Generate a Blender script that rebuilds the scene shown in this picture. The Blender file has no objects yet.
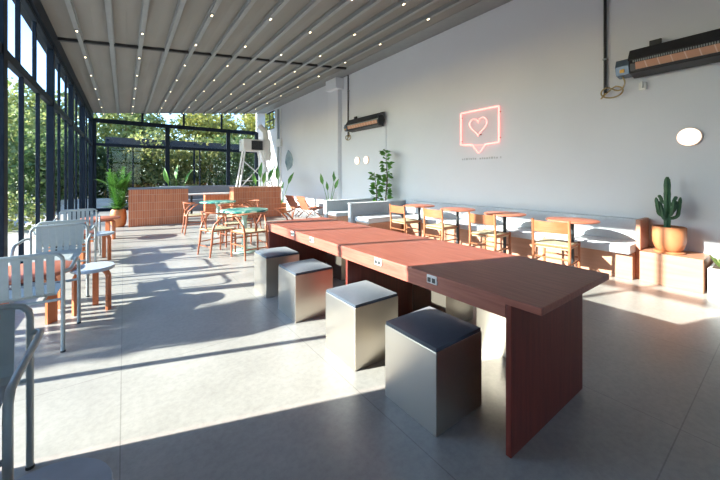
import bpy, math, random
from mathutils import Vector, Matrix
PI = math.pi
S = bpy.context.scene
C = S.collection
rnd = random.Random(7)

# ------------------------------------------------------------------ helpers
class MB:
    """collects shapes; build() links them as ONE mesh object"""
    def __init__(self):
        self.v = []; self.f = []; self.mi = []; self.cur = 0
    def add(self, vs, fs):
        b = len(self.v); self.v += [tuple(p) for p in vs]
        for f in fs:
            self.f.append(tuple(b + i for i in f)); self.mi.append(self.cur)
        return self
    def box(self, x0, x1, y0, y1, z0, z1, m=None):
        vs = [(x, y, z) for z in (z0, z1) for y in (y0, y1) for x in (x0, x1)]
        if m is not None: vs = [m @ Vector(p) for p in vs]
        return self.add(vs, [(0, 2, 3, 1), (4, 5, 7, 6), (0, 1, 5, 4), (2, 6, 7, 3), (0, 4, 6, 2), (1, 3, 7, 5)])
    def cbox(self, c, s, m=None):
        return self.box(c[0]-s[0]/2, c[0]+s[0]/2, c[1]-s[1]/2, c[1]+s[1]/2, c[2]-s[2]/2, c[2]+s[2]/2, m)
    def tube(self, pts, r, seg=8, closed=False, flat=1.0):
        pts = [Vector(p) for p in pts]; n = len(pts)
        rs = r if isinstance(r, (list, tuple)) else [r] * n
        tang = []
        for i in range(n):
            a = pts[i-1] if (i > 0 or closed) else pts[i]
            b = pts[(i+1) % n] if (i < n-1 or closed) else pts[i]
            tang.append((b - a).normalized())
        t0 = tang[0]; up = Vector((0, 0, 1)) if abs(t0.z) < .9 else Vector((1, 0, 0))
        nn = (up - t0 * up.dot(t0)).normalized()
        vs = []
        for i in range(n):
            t = tang[i]; nn = (nn - t * nn.dot(t)).normalized(); bb = t.cross(nn)
            for k in range(seg):
                a = 2 * PI * (k + .5) / seg
                vs.append(pts[i] + nn * (math.cos(a) * rs[i] * flat) + bb * (math.sin(a) * rs[i]))
        fs = []
        for i in range(n if closed else n - 1):
            j = (i + 1) % n
            for k in range(seg):
                l = (k + 1) % seg
                fs.append((i*seg+k, j*seg+k, j*seg+l, i*seg+l)[::-1])
        if not closed:
            fs.append(tuple(range(seg))); fs.append(tuple((n-1)*seg + k for k in range(seg))[::-1])
        return self.add(vs, fs)
    def lathe(self, prof, seg=32, c=(0, 0, 0)):
        """prof: (radius, z) from bottom outside to top; ends closed on the axis when r = 0"""
        vs = []; rows = []
        for r, z in prof:
            if r <= 1e-6:
                rows.append([len(vs)]); vs.append((c[0], c[1], c[2] + z))
            else:
                rows.append(list(range(len(vs), len(vs) + seg)))
                vs += [(c[0] + r*math.cos(2*PI*k/seg), c[1] + r*math.sin(2*PI*k/seg), c[2] + z) for k in range(seg)]
        fs = []
        for a, b in zip(rows, rows[1:]):
            for k in range(seg):
                l = (k + 1) % seg
                if len(a) == 1 and len(b) == 1: continue
                if len(a) == 1: fs.append((a[0], b[l], b[k]))
                elif len(b) == 1: fs.append((a[k], a[l], b[0]))
                else: fs.append((a[k], a[l], b[l], b[k]))
        return self.add(vs, fs)
    def prism(self, poly, axis, a0, a1):
        """poly (u,v) extruded along axis 'x' (u,v = y,z), 'y' (x,z) or 'z' (x,y)"""
        def mk(u, v, a):
            return {'x': (a, u, v), 'y': (u, a, v), 'z': (u, v, a)}[axis]
        n = len(poly)
        vs = [mk(u, v, a0) for u, v in poly] + [mk(u, v, a1) for u, v in poly]
        fs = [tuple(range(n)), tuple(range(2*n-1, n-1, -1))]
        fs += [(i, n+i, n+(i+1) % n, (i+1) % n) for i in range(n)]
        return self.add(vs, fs)
    def strip(self, prof, x0, x1, th, axis='x'):
        """sheet following prof (y,z) points, between x0 and x1, thickness th"""
        P = [Vector(p) for p in prof]; n = len(P); off = []
        for i in range(n):
            t = (P[min(i+1, n-1)] - P[max(i-1, 0)]).normalized(); off.append(Vector((-t.y, t.x)) * th / 2)
        poly = [tuple(P[i] + off[i]) for i in range(n)] + [tuple(P[i] - off[i]) for i in range(n-1, -1, -1)]
        vs = [(x0, u, v) for u, v in poly] + [(x1, u, v) for u, v in poly]
        m = 2 * n; fs = [(i, m+i, m+(i+1) % m, (i+1) % m) for i in range(m)]
        for i in range(n - 1):
            fs.append((i, i+1, m-2-i, m-1-i)); fs.append((m+i, m+m-1-i, m+m-2-i, m+i+1))
        return self.add(vs, fs)
    def leaf(self, base, d, length, width, nrm=None, droop=.25):
        d = Vector(d).normalized(); base = Vector(base)
        nrm = Vector(nrm) if nrm is not None else Vector((rnd.uniform(-1, 1), rnd.uniform(-1, 1), rnd.uniform(.2, 1)))
        s = d.cross(nrm)
        if s.length < 1e-3: s = d.cross(Vector((1, .3, .2)))
        s.normalize(); up = s.cross(d)
        vs = []
        for t, w in ((0, .12), (.3, .9), (.6, .8), (1, .03)):
            p = base + d * (t * length) - up * (droop * length * t * t)
            vs += [p - s * (w * width / 2) + up * (.12 * w * width), p, p + s * (w * width / 2) + up * (.12 * w * width)]
        fs = []
        for i in range(3):
            a = 3 * i; fs += [(a, a+1, a+4, a+3), (a+1, a+2, a+5, a+4)]
        return self.add(vs, fs)
    def quadleaf(self, p, size):
        d = Vector((rnd.gauss(0, 1), rnd.gauss(0, 1), rnd.gauss(0, .7))).normalized()
        e = d.cross(Vector((rnd.gauss(0, 1), rnd.gauss(0, 1), rnd.gauss(0, 1)))).normalized() * (size * .45)
        d = d * size; p = Vector(p)
        return self.add([p - d*.6, p + e, p + d*.6, p - e], [(0, 1, 2, 3)])
    def build(self, name, mat, parent=None, smooth=False, bevel=0, seg=2, angle=40):
        me = bpy.data.meshes.new(name)
        me.from_pydata(self.v, [], self.f)
        mats = mat if isinstance(mat, (list, tuple)) else [mat]
        for m in mats: me.materials.append(m)
        if len(mats) > 1: me.polygons.foreach_set('material_index', self.mi)
        me.validate(); me.update()
        if smooth:
            me.polygons.foreach_set('use_smooth', [True] * len(me.polygons))
            try: me.set_sharp_from_angle(angle=math.radians(angle))
            except Exception: pass
        o = bpy.data.objects.new(name, me); C.objects.link(o)
        if parent is not None: o.parent = parent
        if bevel:
            b = o.modifiers.new('bevel', 'BEVEL'); b.width = bevel; b.segments = seg
            b.limit_method = 'ANGLE'; b.angle_limit = math.radians(35)
            if smooth is False and seg > 2:
                me.polygons.foreach_set('use_smooth', [True] * len(me.polygons)); b.harden_normals = True
        return o

def tag(o, label=None, cat=None, group=None, kind=None, loc=None, rz=None):
    if label: o['label'] = label
    if cat: o['category'] = cat
    if group: o['group'] = group
    if kind: o['kind'] = kind
    if loc is not None: o.location = loc
    if rz is not None: o.rotation_euler = (0, 0, rz)
    return o
def thing(name, label, cat, loc=(0, 0, 0), rz=0, group=None):
    o = bpy.data.objects.new(name, None); C.objects.link(o); o.empty_display_size = .1
    return tag(o, label, cat, group, None, loc, rz)
def struct(o):
    o['kind'] = 'structure'; return o
def clone(root, loc, rz, label, group=None):
    def cp(o, par):
        c = o.copy(); C.objects.link(c)
        if par is not None: c.parent = par
        for ch in list(o.children): cp(ch, c)
        return c
    r = cp(root, None); r.location = loc; r.rotation_euler = (0, 0, rz); r['label'] = label
    if group: r['group'] = group
    return r
def arc(cx, cy, r, a0, a1, n):
    return [(cx + r*math.cos(math.radians(a0 + (a1-a0)*i/n)), cy + r*math.sin(math.radians(a0 + (a1-a0)*i/n))) for i in range(n+1)]

# ------------------------------------------------------------------ materials
def newmat(name):
    m = bpy.data.materials.new(name); m.use_nodes = True
    nt = m.node_tree; return m, nt, nt.nodes['Principled BSDF']
def N(nt, t, **kw):
    n = nt.nodes.new(t)
    for k, v in kw.items():
        if k in n.inputs: n.inputs[k].default_value = v
        else: setattr(n, k, v)
    return n
def rgb(c): return (c[0], c[1], c[2], 1)
def ramp(nt, fac, c1, c2, p1=.3, p2=.7):
    r = nt.nodes.new('ShaderNodeValToRGB'); e = r.color_ramp.elements
    e[0].position = p1; e[0].color = rgb(c1); e[1].position = p2; e[1].color = rgb(c2)
    nt.links.new(fac, r.inputs[0]); return r.outputs[0]
def pm(name, c1, c2=None, scale=8, rough=.5, metal=0, bump=0, stretch=(1, 1, 1), detail=4, spec=.5, sheen=0, bscale=None):
    m, nt, b = newmat(name); L = nt.links
    c2 = c2 or tuple(x*.9 for x in c1)
    tc = N(nt, 'ShaderNodeTexCoord'); mp = N(nt, 'ShaderNodeMapping'); mp.inputs['Scale'].default_value = stretch
    L.new(tc.outputs['Object'], mp.inputs[0])
    nz = N(nt, 'ShaderNodeTexNoise', Scale=scale, Detail=detail); L.new(mp.outputs[0], nz.inputs['Vector'])
    L.new(ramp(nt, nz.outputs[0], c1, c2), b.inputs['Base Color'])
    b.inputs['Roughness'].default_value = rough; b.inputs['Metallic'].default_value = metal
    b.inputs['Specular IOR Level'].default_value = spec
    if sheen: b.inputs['Sheen Weight'].default_value = sheen
    if bump:
        n2 = N(nt, 'ShaderNodeTexNoise', Scale=bscale or scale*4, Detail=3); L.new(mp.outputs[0], n2.inputs['Vector'])
        bp = N(nt, 'ShaderNodeBump', Strength=bump, Distance=.01); L.new(n2.outputs[0], bp.inputs['Height']); L.new(bp.outputs[0], b.inputs['Normal'])
    return m
def wood(name, c1, c2, axis='y', rough=.4, scale=5):
    st = {'x': (.6, 9, 9), 'y': (9, .6, 9), 'z': (9, 9, .6)}[axis]
    return pm(name, c1, c2, scale=scale, rough=rough, stretch=st, detail=6, bump=.05)
def tiles(name, c1, c2, grout, w, h, mortar, rough=.45):
    m, nt, b = newmat(name); L = nt.links
    tc = N(nt, 'ShaderNodeTexCoord'); sp = N(nt, 'ShaderNodeSeparateXYZ'); L.new(tc.outputs['Object'], sp.inputs[0])
    ad = N(nt, 'ShaderNodeMath', operation='ADD'); L.new(sp.outputs[0], ad.inputs[0]); L.new(sp.outputs[1], ad.inputs[1])
    cb = N(nt, 'ShaderNodeCombineXYZ'); L.new(ad.outputs[0], cb.inputs[0]); L.new(sp.outputs[2], cb.inputs[1])
    bk = N(nt, 'ShaderNodeTexBrick', offset=0.0); L.new(cb.outputs[0], bk.inputs['Vector'])
    for k, v in (('Color1', rgb(c1)), ('Color2', rgb(c2)), ('Mortar', rgb(grout)), ('Scale', 1.0), ('Mortar Size', mortar), ('Brick Width', w), ('Row Height', h), ('Bias', 0)):
        bk.inputs[k].default_value = v
    L.new(bk.outputs[0], b.inputs['Base Color']); b.inputs['Roughness'].default_value = rough
    bp = N(nt, 'ShaderNodeBump', Strength=.4, Distance=.004, invert=True); L.new(bk.outputs['Fac'], bp.inputs['Height']); L.new(bp.outputs[0], b.inputs['Normal'])
    return m
def emis(name, c, s):
    m, nt, b = newmat(name)
    b.inputs['Base Color'].default_value = rgb(c); b.inputs['Emission Color'].default_value = rgb(c); b.inputs['Emission Strength'].default_value = s
    b.inputs['Roughness'].default_value = .4
    return m
def leafmat(name, c1, c2, tr=.35, rough=.5):
    m, nt, b = newmat(name); L = nt.links
    tc = N(nt, 'ShaderNodeTexCoord'); nz = N(nt, 'ShaderNodeTexNoise', Scale=3.0, Detail=5); L.new(tc.outputs['Object'], nz.inputs['Vector'])
    col = ramp(nt, nz.outputs[0], c1, c2, .35, .65)
    L.new(col, b.inputs['Base Color']); b.inputs['Roughness'].default_value = rough
    t = N(nt, 'ShaderNodeBsdfTranslucent'); L.new(col, t.inputs[0])
    mx = N(nt, 'ShaderNodeMixShader'); mx.inputs[0].default_value = tr
    L.new(b.outputs[0], mx.inputs[1]); L.new(t.outputs[0], mx.inputs[2])
    L.new(mx.outputs[0], nt.nodes['Material Output'].inputs[0])
    return m

M = {}
# floor: large concrete-look tiles with faint joints
m, nt, b = newmat('floor_tile'); L = nt.links
tc = N(nt, 'ShaderNodeTexCoord')
mp = N(nt, 'ShaderNodeMapping'); mp.inputs['Location'].default_value = (.015, -.364 + 2.38, 0); L.new(tc.outputs['Object'], mp.inputs[0])
bk = N(nt, 'ShaderNodeTexBrick', offset=0.0); L.new(mp.outputs[0], bk.inputs['Vector'])
for k, v in (('Color1', (1, 1, 1, 1)), ('Color2', (.95, .95, .95, 1)), ('Mortar', (.68, .68, .68, 1)), ('Scale', 1.0), ('Mortar Size', .003), ('Brick Width', 1.19), ('Row Height', 2.38), ('Bias', 0)):
    bk.inputs[k].default_value = v
n1 = N(nt, 'ShaderNodeTexNoise', Scale=1.1, Detail=8, Roughness=.62); L.new(tc.outputs['Object'], n1.inputs['Vector'])
n2 = N(nt, 'ShaderNodeTexNoise', Scale=28.0, Detail=4, Roughness=.7); L.new(tc.outputs['Object'], n2.inputs['Vector'])
c_a = ramp(nt, n1.outputs[0], (.335, .32, .293), (.46, .44, .405), .32, .68)
c_b = ramp(nt, n2.outputs[0], (.86, .86, .86), (1, 1, 1), .35, .6)
mx = N(nt, 'ShaderNodeMix', data_type='RGBA', blend_type='MULTIPLY'); mx.inputs[0].default_value = 1
L.new(c_a, mx.inputs[6]); L.new(c_b, mx.inputs[7])
mx2 = N(nt, 'ShaderNodeMix', data_type='RGBA', blend_type='MULTIPLY'); mx2.inputs[0].default_value = 1
L.new(mx.outputs[2], mx2.inputs[6]); L.new(bk.outputs[0], mx2.inputs[7])
L.new(mx2.outputs[2], b.inputs['Base Color'])
rr = N(nt, 'ShaderNodeMapRange'); rr.inputs[3].default_value = .22; rr.inputs[4].default_value = .42; L.new(n1.outputs[0], rr.inputs[0]); L.new(rr.outputs[0], b.inputs['Roughness'])
bp = N(nt, 'ShaderNodeBump', Strength=.12, Distance=.004); L.new(n2.outputs[0], bp.inputs['Height']); L.new(bp.outputs[0], b.inputs['Normal'])
M['floor'] = m
# glass
m, nt, b = newmat('window_glass'); L = nt.links; nt.nodes.remove(b)
tr = N(nt, 'ShaderNodeBsdfTransparent'); tr.inputs[0].default_value = (.93, .965, .96, 1)
gl = N(nt, 'ShaderNodeBsdfGlossy'); gl.inputs['Roughness'].default_value = .02
ms = N(nt, 'ShaderNodeMixShader'); ms.inputs[0].default_value = .02
L.new(tr.outputs[0], ms.inputs[1]); L.new(gl.outputs[0], ms.inputs[2]); L.new(ms.outputs[0], nt.nodes['Material Output'].inputs[0])
M['glass'] = m
# green marble
m, nt, b = newmat('green_marble'); L = nt.links
tc = N(nt, 'ShaderNodeTexCoord'); nz = N(nt, 'ShaderNodeTexNoise', Scale=2.8, Detail=8, Roughness=.7, Distortion=1.5); L.new(tc.outputs['Object'], nz.inputs['Vector'])
r = nt.nodes.new('ShaderNodeValToRGB'); e = r.color_ramp.elements
e[0].position = .43; e[0].color = (.01, .10, .14, 1); e[1].position = .57; e[1].color = (.70, .76, .60, 1)
q = e.new(.485); q.color = (.02, .24, .17, 1); q = e.new(.53); q.color = (.14, .45, .33, 1)
L.new(nz.outputs[0], r.inputs[0]); L.new(r.outputs[0], b.inputs['Base Color']); b.inputs['Roughness'].default_value = .3
M['marble'] = m
M['ceil'] = pm('canopy_fabric', (.25, .238, .218), (.215, .205, .188), scale=1.2, rough=.75, stretch=(3, .5, 1), bump=.03)
M['beam'] = pm('canopy_rib_paint', (.27, .28, .28), (.24, .25, .25), rough=.45)
M['black'] = pm('black_paint', (.018, .018, .02), (.03, .03, .033), rough=.45)
M['frame'] = pm('window_frame_blue_black', (.011, .017, .026), (.015, .022, .034), rough=.5, scale=3, spec=.1)
M['wall'] = pm('wall_plaster', (.69, .70, .735), (.73, .74, .775), scale=.8, rough=.85, bump=.03, bscale=40)
M['wall2'] = pm('wall_panel_paint', (.73, .74, .775), (.71, .72, .755), scale=.8, rough=.8)
M['white'] = pm('white_paint', (.78, .77, .75), (.72, .71, .69), rough=.5)
M['table'] = wood('red_stained_wood', (.40, .13, .088), (.28, .078, .053), 'y', .45, 6)
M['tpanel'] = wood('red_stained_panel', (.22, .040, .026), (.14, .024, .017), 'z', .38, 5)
M['steel'] = pm('brushed_steel', (.74, .67, .57), (.65, .59, .51), scale=2.2, rough=.30, metal=.95, stretch=(1, 1, .6), detail=3)
M['navy'] = pm('grey_blue_leather', (.060, .080, .11), (.048, .066, .092), scale=18, rough=.45, bump=.1, bscale=160, sheen=.2)
M['greymetal'] = pm('grey_powder_coat', (.36, .395, .39), (.33, .365, .36), scale=20, rough=.3)
M['greyseat'] = pm('grey_linoleum', (.45, .51, .59), (.41, .465, .54), scale=14, rough=.24)
M['owood'] = wood('orange_stained_wood', (.62, .20, .075), (.50, .14, .05), 'z', .4, 4)
M['otop'] = wood('orange_stained_top', (.52, .17, .095), (.43, .125, .07), 'y', .4, 4)
M['oak'] = wood('honey_oak', (.42, .155, .07), (.34, .115, .048), 'z', .42, 5)
M['ply'] = wood('orange_plywood', (.42, .14, .06), (.34, .10, .038), 'y', .38, 4)
M['rust'] = wood('reddish_beech', (.44, .145, .065), (.35, .10, .043), 'z', .42, 5)
M['rush'] = pm('woven_rush', (.56, .49, .33), (.44, .37, .22), scale=5, rough=.8, stretch=(2, 40, 2), bump=.3)
M['pinkwood'] = wood('salmon_plywood', (.50, .25, .16), (.43, .20, .12), 'y', .5, 3)
M['tile'] = tiles('terracotta_tile', (.60, .185, .075), (.50, .135, .052), (.62, .38, .27), .054, .215, .0035)
M['pot'] = pm('terracotta_glaze', (.66, .245, .085), (.56, .185, .06), scale=6, rough=.45, bump=.03)
M['pot2'] = pm('pale_terracotta', (.52, .20, .085), (.45, .16, .062), scale=5, rough=.5)
M['cush'] = pm('pale_grey_cushion', (.58, .61, .64), (.53, .555, .585), scale=24, rough=.8, bump=.06, sheen=.2)
M['greyup'] = pm('grey_upholstery', (.40, .43, .455), (.36, .385, .41), scale=26, rough=.85, bump=.06, sheen=.2)
M['dgrey'] = pm('slate_cushion', (.20, .235, .28), (.17, .20, .245), scale=26, rough=.75, bump=.05)
M['stem'] = pm('black_table_stem', (.03, .035, .04), rough=.4)
M['mint'] = pm('pale_green_steel', (.46, .62, .54), (.40, .56, .48), rough=.4)
M['soil'] = pm('soil', (.06, .04, .028), (.10, .07, .045), scale=40, rough=.95, bump=.4)
M['cactus'] = pm('cactus_skin', (.035, .105, .05), (.06, .15, .065), scale=14, rough=.55, bump=.1)
M['trunk'] = pm('bark', (.16, .115, .08), (.10, .07, .05), scale=9, rough=.9, bump=.4, stretch=(1, 1, .3))
M['leaf'] = leafmat('leaf_green', (.07, .21, .035), (.15, .33, .06), .25, .35)
M['leafd'] = leafmat('leaf_dark', (.055, .115, .035), (.19, .24, .08), .45)
M['leafm'] = leafmat('leaf_mid', (.13, .20, .055), (.40, .40, .14), .45)
M['hedge'] = leafmat('leaf_hedge', (.10, .16, .045), (.46, .42, .15), .6)
M['leafy'] = leafmat('leaf_yellow', (.22, .25, .05), (.40, .36, .09), .4)
M['ceramic'] = tiles('heater_ceramic', (.62, .33, .22), (.56, .29, .19), (.74, .52, .42), .125, .5, .006, .7)
M['brass'] = pm('yellow_hose', (.36, .27, .11), (.30, .21, .08), rough=.4)
M['label'] = pm('yellow_label', (.85, .45, .08), rough=.5)
M['valve'] = pm('blue_grey_end_cap', (.14, .19, .25), (.10, .14, .19), rough=.35, metal=.4)
M['lamp'] = emis('opal_lamp_glass', (1, .86, .72), .85)
M['lampring'] = pm('lamp_ring', (.75, .55, .42), rough=.4)
M['neon'] = emis('pink_neon', (1, .35, .31), 1.35)
M['neonpin'] = pm('neon_standoff', (.30, .12, .11), rough=.5)
M['letter'] = pm('thin_grey_letters', (.50, .50, .51), rough=.5)
M['spot'] = emis('warm_spot', (1, .80, .50), 6.0)
M['plastic'] = pm('white_plastic', (.80, .79, .76), (.76, .75, .72), rough=.35)
M['mirror'] = pm('blue_tinted_mirror', (.60, .68, .72), (.22, .34, .40), scale=2.4, rough=.2, metal=.35)
M['ground'] = pm('pale_paving', (.50, .47, .42), (.42, .39, .35), scale=1.4, rough=.85, bump=.1)
M['garden'] = pm('brown_brick_outdoors', (.36, .19, .12), (.28, .14, .09), scale=6, rough=.85)
M['gravelstep'] = pm('pale_step_stone', (.60, .57, .52), (.50, .47, .43), scale=5, rough=.8)
M['awning'] = pm('grey_sheet_roof', (.03, .031, .032), (.05, .05, .05), scale=8, spec=.1, rough=.95, stretch=(8, .2, 1))

# ------------------------------------------------------------------ setting
XL, XR, YN, YB = -1.0, 5.85, -3.2, 16.2
def CZ(x): return 3.94 + .115 * x            # underside of the sloping canopy
struct(MB().box(XL - .15, XR + .2, YN - .1, YB + .15, -.12, 0).build('floor', M['floor']))
struct(MB().box(-60, 40, -30, 80, -.2, -.125).build('ground', M['ground']))

# ceiling: taut fabric between ribs, in one mesh; the ribs and the dark cross joint are its parts
ribs = [-.635 + .449 * k for k in range(13)]
edges = [XL - .02] + ribs + [5.22]
mb = MB()
for a, b_ in zip(edges, edges[1:]):
    mid = (a + b_) / 2
    poly = [(a, CZ(a)), (mid, CZ(mid) - .008), (b_, CZ(b_)), (b_, CZ(b_) + .05), (a, CZ(a) + .05)]
    mb.prism(poly, 'y', YN, YB - .05)
ceiling = struct(mb.build('ceiling', M['ceil']))
for x in ribs:
    z = CZ(x)
    mb = MB().box(x - .032, x + .032, YN, YB - .08, z - .075, z + .02).box(x - .045, x + .045, YN, YB - .08, z - .02, z - .004)
    mb.build('ceiling_rib', M['beam'], ceiling)
mb = MB()
mb.prism([(XL + .02, CZ(XL) - .055), (5.22, CZ(5.22) - .055), (5.22, CZ(5.22) - .002), (XL + .02, CZ(XL) - .002)], 'y', 7.77, 7.84)
mb.build('cross_joint', M['black'], ceiling)
# pale flashing between canopy and wall
mb = MB(); mb.prism([(5.22, CZ(5.22) - .01), (XR, 4.64), (XR, 4.72), (5.22, CZ(5.22) + .06)], 'y', YN, YB)
struct(mb.build('trim_1', M['beam']))

wr = MB().box(XR, XR + .2, YN, 14.9, 0, 4.75).box(XR, XR + .2, 14.9, YB, 0, 3.7).box(XR, XR + .2, 14.9, YB, 4.62, 4.75)
struct(wr.build('wall_right', M['wall']))
struct(MB().box(XR - .025, XR, 6.72, 8.98, .0, 2.86).build('trim_2', M['wall2'], bevel=.006))
struct(MB().box(XR - .16, XR, 8.98, 9.62, 0, 4.25).box(XR - .32, XR, 8.85, 9.5, 4.25, 4.6).build('trim_3', M['wall2'], bevel=.008))
struct(MB().box(XR - .02, XR, 1.2, 14.9, 0, .09).build('baseboard_right', M['wall2']))
struct(MB().box(XL - .12, XL, YN, 2.32, 0, 3.86).build('wall_left', M['wall']))
struct(MB().box(5.42, XR, YB, YB + .12, 0, 4.7).build('wall_back', M['wall']))

def window(name, axis, c, posts, a0, a1, z0, z1, mull, rails, glassspan, d=.07, mw=.05):
    """a glazed bay in plane x=c or y=c from a0 to a1: frame mesh, panes as parts"""
    mb = MB()
    def bx(p0, p1, q0, q1, dd):
        if axis == 'x': mb.box(c - dd/2, c + dd/2, p0, p1, q0, q1)
        else: mb.box(p0, p1, c - dd/2, c + dd/2, q0, q1)
    for zz, h in rails: bx(a0, a1, zz - h/2, zz + h/2, d)
    for q in mull:
        wq = q[3] if len(q) > 3 else mw
        bx(q[0] - wq/2, q[0] + wq/2, q[1], q[2], d * .62)
    for y, w in posts: bx(y - w/2, y + w/2, z0, min(z1, 3.6), .095)
    fr = struct(mb.build(name, M['frame'], bevel=.004))
    for lo, hi in glassspan:
        g = MB()
        if axis == 'x': g.box(c - .004, c + .004, a0, a1, lo, hi)
        else: g.box(a0, a1, c - .004, c + .004, lo, hi)
        g.build('window_pane', M['glass'], fr)
    return fr
TZ = 2.62
left_bays = [(2.36, 4.86, [3.13, 4.02], [3.13, 4.02]), (4.86, 7.7, [5.66, 6.6], [5.5, 6.38]), (7.7, 10.35, [8.5, 9.4], [8.5, 9.4]),
             (10.35, 13.2, [11.3, 12.25], [11.3, 12.25]), (13.2, YB, [14.2, 15.2], [14.2, 15.2])]
n = 0
for a0, a1, lo, up in left_bays:
    n += 1
    window('window_%d' % n, 'x', XL - .02, [(a1 - .07, .14)], a0, a1, 0, 3.66,
           [(y, 0, TZ) for y in lo] + [(y, TZ, 3.6) for y in up], [(.05, .1), (TZ, .11), (3.56, .06)], [(.1, TZ - .05), (TZ + .05, 3.54)])
struct(MB().box(XL - .16, XL + .05, YN, YB, 3.60, 3.84).box(XL - .16, XL + .02, YN, YB, 3.84, 3.92).build('trim_4', M['frame'], bevel=.006))
for a0, a1, mu, top in ((XL, 1.56, [.30], [.62]), (1.56, 4.08, [2.8], [2.15, 3.74]), (4.08, 5.44, [4.68], [])):
    n += 1
    zt = CZ((a0 + a1)/2) + .06
    window('window_%d' % n, 'y', YB, [(a1 - .04, .17)] + ([(a0 + .06, .14)] if a0 < 0 else []), a0, a1, 0, zt,
           [(x, 0, 2.60) for x in mu] + [(x, 3.55, zt, .09) for x in top], [(.06, .12), (2.63, .11), (3.56, .17)],
           [(.1, 2.58), (2.68, 3.5), (3.62, zt)])
n += 1
window('window_%d' % n, 'x', XR + .1, [], 14.9, YB, 3.7, 4.62, [(15.35, 3.7, 4.62), (15.8, 3.7, 4.62)], [(3.73, .06), (4.2, .04), (4.6, .06)], [(3.72, 4.6)], .06, .04)
n += 1   # glazed bay behind the camera, the rest of that side is solid
window('window_%d' % n, 'y', YN, [(XL + .1, .16), (1.3, .16)], XL, 1.4, 0, 3.8,
       [(.15, 0, 3.75)], [(.05, .1), (2.63, .1), (3.72, .12)], [(.1, 2.58), (2.68, 3.68)])
struct(MB().box(1.4, XR, YN - .12, YN, 0, 4.7).build('wall_near', M['wall']))

# spotlights under every second rib
ords = ['nearest the left glass', 'second from the left glass', 'third from the left glass', 'fourth from the left glass', 'fifth from the left glass', 'sixth from the left glass', 'nearest the right wall']
sp0 = None
for k in range(7):
    x = ribs[2 * k]
    for j in range(10):
        y = 2.78 + 1.45 * j - (.25 if k % 2 else 0)
        if y < 5.3 and x < .6 or y < 3.5 and x < 1.5: continue
        lab = 'small warm spotlights under the lit canopy rib %s' % ords[k]
        if sp0 is None:
            mb = MB(); mb.cbox((0, 0, -.007), (.045, .10, .014)); mb.cur = 1; mb.cbox((0, 0, -.0165), (.020, .05, .005))
            sp0 = mb.build('ceiling_spotlight', [M['beam'], M['spot']]); o = sp0
        else:
            o = sp0.copy(); C.objects.link(o)
        tag(o, lab, 'spotlight', 'spotlights on the rib ' + ords[k], None, (x, y, CZ(x) - .075))

# ------------------------------------------------------------------ communal table
t = thing('communal_table', 'long red stained wooden communal table with slab panel legs beside the steel cube stools', 'table', (1.9, 2.36, 0))
TX, T0, T1 = .43, -1.70, 1.71
MB().box(-TX, TX, T0, T1, .722, .757).build('tabletop', M['table'], t, bevel=.004)
for y in (T0 + .152, -.12, T1 - .12):
    ins = .036 if y == -.12 else .003
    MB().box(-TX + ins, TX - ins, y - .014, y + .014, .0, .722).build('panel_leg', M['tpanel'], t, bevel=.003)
for s in (-1, 1):
    MB().box(s*(TX - .018) - .013, s*(TX - .018) + .013, T0 + .168, T1 - .136, .655, .722).build('apron', M['table'], t, bevel=.002)
for y in (-1.08, -.58, .43, .87):
    f = MB().box(-TX - .004, -TX + .03, y - .038, y + .038, .700, .750).build('power_outlet', M['plastic'], t, bevel=.003); f['label'] = 'white power outlet plate in the table edge'
    MB().cbox((-TX - .005, y - .016, .722), (.004, .022, .026)).cbox((-TX - .005, y + .018, .722), (.004, .022, .026)).build('socket', M['stem'], f)

# ------------------------------------------------------------------ steel cube stools
def cushion(mb, hx, hy, z0, z1, dome, n=10):
    """pillow-topped pad"""
    vs = []; fs = []
    for j in range(n+1):
        for i in range(n+1):
            u = -1 + 2*i/n; v = -1 + 2*j/n
            h = (1 - u**6) * (1 - v**6)
            k = 1 - .02 * (1 - h)
            vs.append((u*hx*k, v*hy*k, z1 - .006 * (1 - h) + dome * (1 - u*u) * (1 - v*v)))
    for j in range(n):
        for i in range(n):
            a = j*(n+1) + i; fs.append((a, a+1, a+n+2, a+n+1))
    rim = [i for i in range(n+1)] + [(j+1)*(n+1)-1 for j in range(1, n+1)] + [n*(n+1)+i for i in range(n-1, -1, -1)] + [j*(n+1) for j in range(n-1, 0, -1)]
    b0 = len(vs)
    for i in rim: vs.append((vs[i][0], vs[i][1], z0))
    m_ = len(rim)
    for i in range(m_):
        j = (i+1) % m_; fs.append((rim[j], rim[i], b0+i, b0+j))
    fs.append(tuple(b0 + i for i in range(m_-1, -1, -1)))
    mb.add(vs, fs); return mb
cs = thing('cube_stool', '', 'stool', (0, 0, 0))
mb = MB().box(-.2, .2, -.2, .2, 0, .432); mb.build('steel_box', M['steel'], cs, bevel=.003)
cushion(MB(), .199, .199, .432, .458, .02).build('seat_cushion', M['navy'], cs, smooth=True, angle=60)
spots = [(1.485, 1.29), (1.475, 1.99), (1.46, 2.91), (1.46, 3.66)]
labs = ['steel cube stool with slate cushion nearest the camera, aisle side of red table',
        'second steel cube stool from the camera, aisle side of the red table',
        'third steel cube stool from the camera on the aisle side of the red table',
        'farthest steel cube stool on the aisle side of the red table']
labw = ['steel cube stool on wall side of the red table, next to near panel leg',
        'steel cube stool under the wall side of the red table, just before the middle panel',
        'steel cube stool under the wall side of the red table, just past the middle panel',
        'steel cube stool under the wall side of the red table at its far end']
for i, (x, y) in enumerate(spots):
    if i == 0:
        tag(cs, labs[0], 'stool', 'aisle side cube stools', None, (x, y, 0))
    else: clone(cs, (x, y, 0), 0, labs[i], 'aisle side cube stools')
for i, (x, y) in enumerate(spots):
    clone(cs, (2.46, y + .02, 0), 0, labw[i], 'wall side cube stools')

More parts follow.
